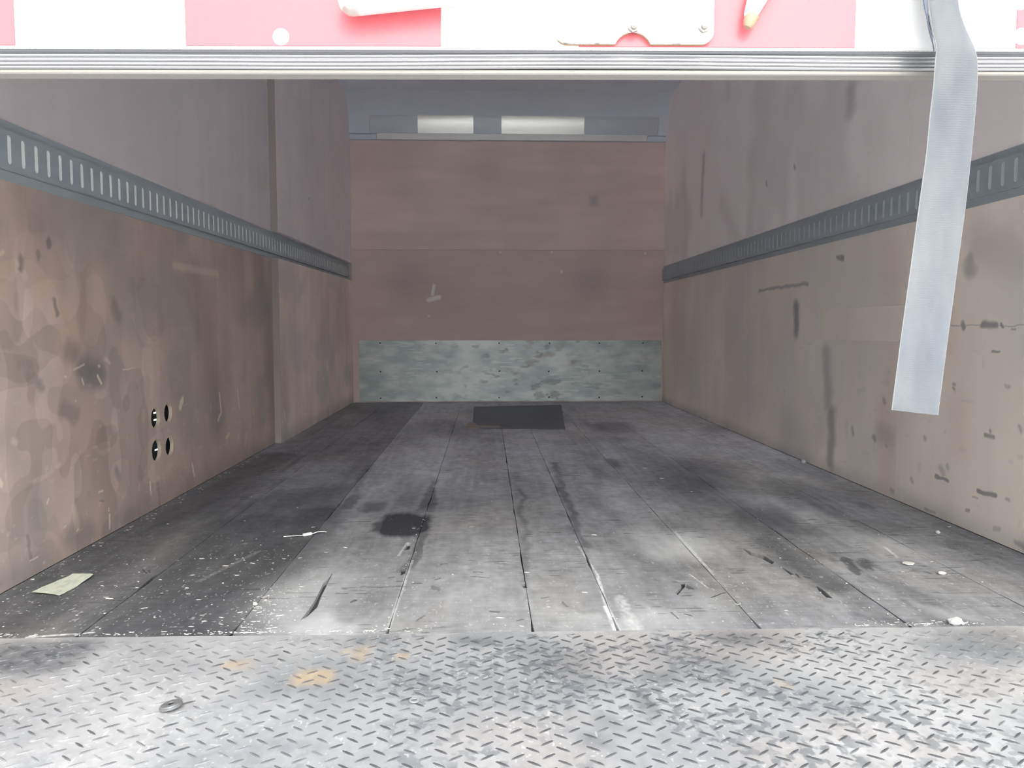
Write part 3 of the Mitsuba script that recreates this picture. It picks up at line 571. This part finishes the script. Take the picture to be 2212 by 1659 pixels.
# latch plate
dxz = lambda *a: a
PX = [(0.0733, 0.8634), (0.2395, 0.9388)]
plate = rect(PX[0][0], PX[0][1] - .001, PX[1][0], PX[1][1], .012)
plate = plate.difference(Point(*[(0.1547, 0.8539)][0]).buffer(.0205, 16))
plate = plate.buffer(-.001).buffer(.001, 4)
Z0 = lambda x: TILT * (x - .03)
lp = axes(extrude(plate, 0.004), XZY)
k = dpart('latch_plate', moved(lp, y=DY - .004, z=-Z0(.16)), 'chipped_paint', label='white painted latch plate with chipped edges')
rim = plate.difference(plate.buffer(-.0011)).intersection(rect(PX[0][0] - .01, PX[0][1] - .01, PX[1][0] - .008, PX[0][1] + .0105))
obj(k + '__rusty_edge', tilt(moved(axes(extrude(rim, .0043), XZY), y=DY - .0005, z=-Z0(.16))), 'rust_edge', label='rusty lower edge')
e = [(0.0733, 0.8658), (0.0832, 0.9366)]
flange = rect(e[0][0] - .001, e[0][1], e[1][0] - .002, e[1][1], .004)
obj(k + '__flange', tilt(moved(axes(extrude(flange, .010), XZY), y=DY - .004, z=-Z0(.08))), 'chipped_paint', label='raised flange with flaking paint')
box_ = [(0.1108, 0.8861), (0.2395, 0.9388)]
for i, (bx, bz) in enumerate([(0.1544, 0.8781), (0.2283, 0.879)]):
    nut = extrude(Polygon([(.0058 * math.cos(t), .0058 * math.sin(t)) for t in np.arange(6) * math.pi / 3 + .3]), .004)
    nut = join(axes(nut, XZY), moved(axes(lathe([(0, .003), (.003, .002), (.0034, 0)], 12), [[1, 0, 0], [0, 0, -1], [0, 1, 0]]), y=-.004))
    obj(k + '__hex_bolt', tilt(moved(nut, bx, DY - .008, bz - Z0(bx))), 'bolt_zinc')
raised = rect(box_[0][0], box_[0][1], box_[0][0] + .034, box_[1][1], .002)
obj(k + '__raised_bracket', tilt(moved(axes(extrude(raised, .005), XZY), y=DY - .008, z=-Z0(.12))), 'chipped_paint')
cx_, cz_ = (0.1539, 0.9254)
obj(k + '__pivot_disc', tilt(moved(axes(lathe([(0, .008), (.016, .0075), (.0195, .006), (.0205, .003), (.0205, 0), (0, 0)], 32), [[1, 0, 0], [0, 0, -1], [0, 1, 0]]), cx_, DY - .008, cz_ - Z0(cx_))), 'chipped_paint', 30)
# handle, left of the plate, and lever, right of it
hx, hz = (-0.0571, 0.9047)
hand = trimesh.creation.capsule(height=.16, radius=.0145, count=[20, 20])
hand = axes(hand, [[0, 0, 1], [0, 1, 0], [1, 0, 0]])
hand.apply_transform(trimesh.transformations.rotation_matrix(math.radians(-6), [0, 1, 0]))
dpart('handle', moved(hand, hx + .002, DY - .020, hz + .001 - Z0(hx)), 'chipped_paint', True, label='rounded white handle bar')
a_, b_ = [(0.2713, 0.8776)][0], [(0.2938, 0.9348)][0]


def cone(p, q, r0, r1, n=18):
    p, q = np.array(p, float), np.array(q, float)
    L = np.linalg.norm(q - p)
    m = lathe([(0, 0), (r0 * .6, 0), (r0, r0 * .6), (r1, L), (0, L)], n)
    m.apply_transform(trimesh.geometry.align_vectors([0, 0, 1], (q - p) / L))
    m.apply_translation(p)
    return m


lever = dpart('lever', cone((a_[0] + .003, DY - .013, a_[1] + .008 - Z0(a_[0])), (b_[0], DY - .013, b_[1] - Z0(b_[0])),   .0070, .0155), 'chipped_paint', 40, label='white tapering latch lever')
obj(lever + '__tip', tilt(cone((a_[0] + .0015, DY - .0135, a_[1] - Z0(a_[0])), (a_[0] + .0065, DY - .0132, a_[1] + .012 - Z0(a_[0])), .0062, .0078)), 'bare_tip', 40, label='bare metal tip with worn paint')

# ------------------------------------------------------------------ side rails with slots
PITCH, SLOT_L, SLOT_W = 0.0508, 0.062, 0.0140


def slot_outline(y, z, grow=0.0):
    r = SLOT_W / 2 + grow
    return LineString([(y, z - SLOT_L / 2 + SLOT_W / 2), (y, z + SLOT_L / 2 - SLOT_W / 2)]).buffer(r, 4)


def make_rail(name, side, y0, y1, zfun, first, label):
    """side +1: on the left wall (faces +x); -1: on the right wall."""
    xw = WL if side > 0 else WR
    ys = np.arange(first, y1 - .02, PITCH)
    za, zb = zfun(y0), zfun(y1)
    h = RAIL / 2
    q = lambda lo, hi: Polygon([(y0, za + lo), (y1, zb + lo), (y1, zb + hi), (y0, za + hi)])
    face = q(-h + .022, h - .022)
    for y in ys:
        face = face.difference(slot_outline(y, zfun(y)))
    f = moved(axes(extrude(face, .0025), YZX), x=.0115)
    top = moved(axes(extrude(q(h - .020, h), .0035), YZX))
    bot = moved(axes(extrude(q(-h, -h + .020), .0035), YZX))
    web = []
    for lo, s in ((h - .0245, 1), (-h + .0220, -1)):
        web.append(axes(extrude(q(lo, lo + .0025), .0125), YZX))
    body = join(f, top, bot, *web)
    place = lambda m: moved(m if side > 0 else axes(m, [[-1, 0, 0], [0, 1, 0], [0, 0, 1]]), x=xw)
    said(name, label=label, category='cargo rail')
    obj(name + '__channel', place(body), 'rail_steel')
    r = extrude(slot_outline(0, 0, .0012), .0110)
    vv = np.array(r.vertices)          # the formed lip: its face leans towards the rear door to catch light
    vv[:, 2] = np.where(vv[:, 2] > .005, .0098 + .34 * vv[:, 0], vv[:, 2])
    r.vertices = vv
    r = moved(axes(r, YZX), x=.001)
    shape = mikit.ply(place(r), 'slot_steel_lit' if side > 0 else 'slot_steel_shaded')
    for y in ys:
        copy(name + '__slot', shape, T().translate([0, float(y), float(zfun(y))]))


make_rail('logistic_rail', 1, 0.86, 5.945, rail_z, 1.7 - 16 * PITCH + .003, 'blue grey slotted steel cargo rail with bright slots on the left plywood wall')
make_rail('logistic_rail_001', -1, 0.86, 5.945, lambda y: 0.960, 0.90, 'blue grey slotted steel cargo rail with dim slots on the right plywood wall')

# ------------------------------------------------------------------ kick plate at the foot of the front wall
KX0, KX1, KZ = -0.955, 1.335, 0.467
said('kick_plate', label='galvanised steel kick plate screwed along the foot of the front wall', category='kick plate')
kp = rect(KX0, 0.004, KX1, KZ)
edge = [(x, 0.004 + 0.003 * abs(math.sin(x * 9)) + 0.003 * max(0, math.sin(x * 23 + 1))) for x in np.linspace(KX0, KX1, 60)]
kp = Polygon(edge + [(KX1, KZ), (KX0, KZ)])
obj('kick_plate__sheet', moved(axes(extrude(kp, .003), XZY), y=FRONT - .001), 'galvanised_sheet')
sc = mikit.ply(axes(lathe([(0, .0025), (.003, .002), (.0055, 0), (0, 0)], 10), [[1, 0, 0], [0, 0, -1], [0, 1, 0]]), 'dark_screw')
for row in (0.445, 0.232, 0.035):
    for x in (-0.7961, -0.3749, 0.1009, 0.477, 0.8618, 1.1913):
        copy('kick_plate__screw', sc, T().translate([x + rng.uniform(-.004, .004), FRONT - .004, row + rng.uniform(-.003, .003)]))

# ------------------------------------------------------------------ tread plate
said('tread_plate', label='dusty diamond tread steel plate across the rear edge of the floor', category='floor plate')
n_ = 90
up = [(x, SILL - .0026 + .0014 * math.sin(x * 23) * math.sin(x * 57) + .0012 * math.sin(x * 6)) for x in np.linspace(WL + .002, WR - .002, n_)]
pl = Polygon([(WL + .002, 0.83), (WR - .002, 0.83)] + up[::-1])
obj('tread_plate__sheet', moved(extrude(pl, .008), z=-.0082), 'tread_steel')
S, SY_ = 0.0205, 0.0166


def lug_mesh():
    L, W, h = .0122, .0019, .0018
    pts = []
    for t in np.linspace(0, 2 * math.pi, 12, endpoint=False):
        c, s = math.cos(t), math.sin(t)
        pts.append((L * c, W * s * (1 - .35 * c * c), 0))
    top = [(p[0] * .78, p[1] * .55, h) for p in pts]
    v = np.array(pts + top)
    return trimesh.convex.convex_hull(v)


lug = lug_mesh()
lug_shape = mikit.ply(lug, 'tread_lug')
spots = []
ny, nx = int((1.418 - .84) / SY_), int((WR - WL - .03) / S)
for j in range(ny):
    for i in range(nx):
        x, y = WL + .02 + (i + .5) * S, .842 + (j + .5) * SY_
        if (i + j) % 2 == 0:
            spots.append((x, y, 36 if j % 2 else -36))


def seen(x, y):
    return y > 1.0 and abs((x - 0.033 * y) / y) < 0.66


vis = sorted([s for s in spots if seen(*s[:2])], key=lambda s: s[1])
one = vis[:300]
rest = [s for s in spots if s not in set(one)]
for x, y, a in one:
    copy('tread_plate__lug', lug_shape, T().translate([x, y, -.0005]).rotate([0, 0, 1], a))
ms = []
for x, y, a in rest:
    m = lug.copy()
    m.apply_transform(trimesh.transformations.rotation_matrix(math.radians(a), [0, 0, 1]))
    m.apply_translation([x, y, -.0005])
    ms.append(m)
obj('tread_plate__lug_field', join(*ms), 'tread_lug', kind='stuff', label='raised diamond lugs further back on the plate')

# ------------------------------------------------------------------ strap hanging from the door
CEN = [(0.4714, 0.94, 0.017), (0.4729, 0.9031, 0.0175), (0.4765, 0.8846, 0.0185), (0.4817, 0.866, 0.0201), (0.4857, 0.8521, 0.0211), (0.4872, 0.8381, 0.0226), (0.4884, 0.8099, 0.0236), (0.4876, 0.7816, 0.0242), (0.486, 0.7483, 0.0242), (0.4834, 0.7149, 0.0248), (0.48, 0.6764, 0.0251), (0.4765, 0.6377, 0.0252), (0.4728, 0.5939, 0.0255), (0.469, 0.5498, 0.0256), (0.466, 0.5103, 0.0257), (0.4633, 0.474, 0.0258)]


def ribbon(cen, thick, half, yfun, twist, n=8, fray=0.0):
    v, f = [], []
    for k, (x, z) in enumerate(cen):
        t = k / (len(cen) - 1)
        for u in range(n + 1):
            s = -1 + 2 * u / n
            hw = half(k)
            cup = 0.0025 * (s * s - .5) * math.sin(t * 7)
            yy = yfun(t) + twist(t) * s * hw + cup
            v.append((x + s * hw, yy, z - .003 * s * t))
    top = len(v)
    v += [(a, b + thick, c) for a, b, c in v]
    w = n + 1
    K = len(cen)
    for k in range(K - 1):
        for u in range(n):
            a = k * w + u
            f += [(a, a + 1, a + w + 1, a + w), (top + a, top + a + w, top + a + w + 1, top + a + 1)]
    for k in range(K - 1):
        a, b = k * w, k * w + n
        f += [(a, a + w, top + a + w, top + a), (b, top + b, top + b + w, b + w)]
    for u in range(n):
        a, b = u, (K - 1) * w + u
        f += [(a, top + a, top + a + 1, a + 1), (b, b + 1, top + b + 1, top + b)]
    q = np.array(f)
    m = trimesh.Trimesh(np.array(v), np.vstack([q[:, [0, 1, 2]], q[:, [0, 2, 3]]]), process=False)
    trimesh.repair.fix_normals(m)
    return m


cx0 = np.array([c[0] for c in CEN]); cz0 = np.array([c[1] for c in CEN]); hw0 = np.array([c[2] for c in CEN])
from scipy.interpolate import PchipInterpolator
tt = np.linspace(0, 1, len(CEN)); t2 = np.linspace(0, 1, 61)
cxs, czs, hws = (PchipInterpolator(tt, a)(t2) for a in (cx0, cz0, hw0))
SY = DY - .026
yf = lambda t: SY - .006 * math.exp(-((t - .28) / .12) ** 2) + .010 * max(0, t - .35) - .004 * max(0, .25 - t)
tw = lambda t: 0.22 * max(0, 1 - t / .3) ** 1.2 + .05
said('pull_strap', label='pale grey webbing pull strap hanging from the raised roll-up door', category='strap')
obj('pull_strap__webbing', ribbon(list(zip(cxs, czs)), .0016, lambda k: hws[k], yf, tw), 'strap_web', True)
for s in (-1, 1):
    v0 = []
    for k in range(61):
        t = k / 60
        v0.append((cxs[k] + s * hws[k], yf(t) + tw(t) * s * hws[k] + .0025 * .5 * math.sin(t * 7) + .0008, czs[k] - .003 * s * t))
    path = np.array(v0)
    m = trimesh.creation.sweep_polygon(Point(0, 0).buffer(.0008, 2), path)
    obj('pull_strap__selvedge', m, 'strap_edge', True)
obj('pull_strap__anchor_plate', cbox(cxs[0] - .026, cxs[0] + .026, SY - .012, DY - .0004, czs[0] - .012, czs[0] + .022, .002), 'bolt_zinc', label='metal anchor plate at the top of the strap')
# its doubled-over left edge near the top
fold = [(cxs[k] - hws[k] - .0022, czs[k]) for k in range(0, 17)]
obj('pull_strap__folded_edge', ribbon(fold, .0016, lambda k: .0030 * (1 - (k / 17.0) ** 2) + .0006, lambda t: yf(t * 16 / 60) - tw(t * 16 / 60) * .018 + .0022, lambda t: .9, n=3), 'strap_fold', True)

# ------------------------------------------------------------------ small things on the floor
pa = [(-0.9693, 1.6711), (-0.9014, 1.6544), (-0.8926, 1.7839), (-0.9505, 1.806)]
n1, n2 = 8, 6
v, f = [], []
for i in range(n1 + 1):
    for j in range(n2 + 1):
        s, t = i / n1, j / n2
        P = (np.array(pa[0]) * (1 - s) * (1 - t) + np.array(pa[1]) * (1 - s) * t + np.array(pa[2]) * s * t + np.array(pa[3]) * s * (1 - t))
        lift = .0035 + .010 * max(0, s - .6) ** 1.5 * (0.4 + t) + .006 * max(0, .35 - s) * (1 - t) + .0015 * math.sin(s * 5 + t * 3)
        v.append((P[0] + .0012 * math.sin(i * 2.1), P[1] + .0010 * math.sin(j * 3.0), lift - .0018))
for i in range(n1):
    for j in range(n2):
        a = i * (n2 + 1) + j
        f.append((a, a + 1, a + n2 + 2, a + n2 + 1))
N = len(v)
f += [tuple(N + q for q in g[::-1]) for g in f]
v += [(a, b, c - .0005) for a, b, c in v]
obj('paper_slip', (np.array(v), np.array(f)), 'paper', True, label='pale green paper slip lying on the floor beside the left wall', category='paper')

# cable tie: two thin tails and a small head
t0, t1, t2_, t3 = (-0.5485, 2.1088), (-0.4982, 2.1165), (-0.4773, 2.135), (-0.4408, 2.1532)
said('cable_tie', label='thin white cable tie lying on a dark floor plank', category='cable tie')
pth = lambda a, b, n, h: np.array([[a[0] + (b[0] - a[0]) * k / n, a[1] + (b[1] - a[1]) * k / n, .0022 + h * math.sin(math.pi * k / n)] for k in range(n + 1)])
obj('cable_tie__tail', trimesh.creation.sweep_polygon(rect(-.0015, -.0007, .0015, .0007), pth(t0, t1, 6, .001)), 'white_nylon')
obj('cable_tie__tail', trimesh.creation.sweep_polygon(rect(-.0015, -.0007, .0015, .0007), pth(t2_, t3, 8, .004)), 'white_nylon')
hd = cbox(-.012, .012, -.004, .004, 0, .007, .0015).difference(cbox(-.007, .007, -.0016, .0016, -.01, .02, .0002)) if False else cbox(-.013, .013, -.0045, .0045, 0, .007, .0015)
hd.apply_transform(trimesh.transformations.rotation_matrix(math.atan2(t2_[1] - t1[1], t2_[0] - t1[0]), [0, 0, 1]))
obj('cable_tie__head', moved(hd, (t1[0] + t2_[0]) / 2, (t1[1] + t2_[1]) / 2, .0003), 'white_nylon')

# round cap tilted on the tread lugs
cp = (-0.4683, 1.1461)
said('round_cap', label='small grey round cap with a square recess lying on the tread plate', category='cap')
body = lathe([(0, .0030), (.0052, .0030), (.0058, .0062), (.0115, .0068), (.0142, .0060), (.0150, .0048), (.0152, .0040), (.0164, .0036), (.0167, .0014), (.0150, 0), (0, 0)], 36)
rot = trimesh.transformations.rotation_matrix(math.radians(-11), [.25, 1, 0])
place_cap = lambda m: (m.apply_transform(rot), m.apply_translation([cp[0], cp[1], .0036]), m)[-1]
obj('round_cap__body', place_cap(body), 'cap_plastic', 30)
sq = moved(extrude(rect(-.0038, -.0038, .0038, .0038), .0012).difference(moved(extrude(rect(-.0028, -.0028, .0028, .0028), .01), z=-.004)), z=.0030) if False else moved(extrude(rect(-.0034, -.0034, .0034, .0034).difference(rect(-.0022, -.0022, .0022, .0022)), .0022), z=.0030)
obj('round_cap__recess', place_cap(sq), 'dark_screw', label='dark square recess')
for i, (q, r) in enumerate([((0.156, 1.4049), .0072), ((-0.11, 1.159), .0078)]):
    w = Point(0, 0).buffer(r, 8).difference(Point(0, 0).buffer(r * .62, 8))
    obj('washer', moved(extrude(w, .0018), q[0], q[1], .0016), 'washer_steel', label=('flat washer lying at the edge of the tread plate by the planks', 'flat washer lying in the middle of the tread plate')[i], category='washer')

# dark sheet before the front wall, with a pale torn strip at its near left corner
pm = [(-0.0866, 5.5558), (0.5423, 5.6675), (0.4375, 4.3236), (-0.079, 4.3806)]
said('floor_patch', label='dark square sheet lying on the floor before the kick plate', category='sheet')
obj('floor_patch__sheet', moved(extrude(Polygon(pm).buffer(-.004).buffer(.004, 3), .005), z=.0003), 'patch_rubber')
pm2 = [(-0.1225, 4.3619), (-0.1055, 4.6376), (-0.0722, 4.6141), (-0.0543, 4.483), (0.0831, 4.4575), (0.0764, 4.3755), (-0.0272, 4.3789)]
obj('floor_patch__torn_strip', moved(extrude(Polygon(pm2).buffer(0),   .006), z=.0004), 'pale_splinter', label='pale torn strip')

# larger crumbs, each a thing
for px_, size, lab in [((0.8945, 1.4372), (.014, .010, .007), 'white lump at the right end of the plank edge'),
                       ((1.0089, 1.8161), (.013, .012, .003), 'flat white torn scrap on the right floor planks'),
                       ((1.0448, 1.7371), (.009, .006, .004), 'white chip right of the flat torn scrap'),
                       ((1.322, 3.2073), (.010, .010, .010), 'white crumb on the floor at the foot of the right wall'),
                       ((1.2398, 2.0882), (.006, .006, .005), 'white pellet on the floor planks near the right wall'),
                       ((-0.4722, 1.5849), (.0048, .0042, .003), 'white chip among the crumbs on the left planks')]:
    m = trimesh.creation.icosphere(subdivisions=2)
    vv = np.array(m.vertices)
    vv *= (0.8 + 0.45 * meshkit.noise(vv * 1.9 + px_[0] * 7))[:, None] if hasattr(meshkit, 'noise') else 1
    m.vertices = vv * np.array(size)
    obj('crumb', moved(m, px_[0], px_[1], .0003 + size[2] * .8), 'crumb', 40, label=lab, category='crumb')

# fine litter: chips and splinters nobody could count
R = random.Random(11)
bits = []
chip = trimesh.creation.icosphere(subdivisions=1)


def bit(x, y, s, long=1.0, z=.0002):
    m = chip.copy()
    m.apply_scale([s * long, s * R.uniform(.6, 1), s * R.uniform(.3, .6)])
    m.apply_transform(trimesh.transformations.rotation_matrix(R.uniform(-.5, .5) if long > 1.5 else R.uniform(0, 3.14), [0, 0, 1]))
    m.apply_translation([x, y, z + s * .25])
    bits.append(m)


for _ in range(240):
    y = 1.45 + 3.2 * R.random() ** 2.0
    x = R.uniform(WL + .03, WR - .03)
    bit(x, y, R.uniform(.0008, .0021) * (1 + .35 * (y - 1.4)), R.choice([1, 1, 1.3, 3.2]))
ca, cb = (-0.4547, 1.693), (-0.4238, 1.4004)
for _ in range(170):
    t = R.random()
    x = ca[0] + (cb[0] - ca[0]) * t + R.gauss(0, .028)
    y = max(1.44, ca[1] + (cb[1] - ca[1]) * t + R.gauss(0, .03))
    bit(x, y, R.uniform(.0007, .0019), R.choice([1, 1, 1.4, 3]))
for _ in range(210):
    x = R.choice([R.uniform(-.95, -.1), R.uniform(-.6, -.2), R.uniform(.7, .95)])
    bit(x, SILL + .004 + abs(R.gauss(0, .008)), R.uniform(.0008, .002), R.choice([1, 1.5, 3.5]))
for _ in range(80):
    bit(R.uniform(-.85, -.4), R.uniform(1.46, 2.1), R.uniform(.0008, .0024), R.choice([1, 1, 2.5, 4]))
for _ in range(90):
    bit(WL + .012 + abs(R.gauss(0, .02)), R.uniform(1.6, 3.6), R.uniform(.0007, .0019), R.choice([1, 2.5]))
    bit(R.choice([.515, .80, 1.09, -.185, .246]) + R.gauss(0, .012), R.uniform(1.45, 2.4), R.uniform(.0009, .0024), 1)
obj('floor_litter', join(*bits), 'crumb', kind='stuff', label='scattered white crumbs and splinters on the floor planks', category='litter')
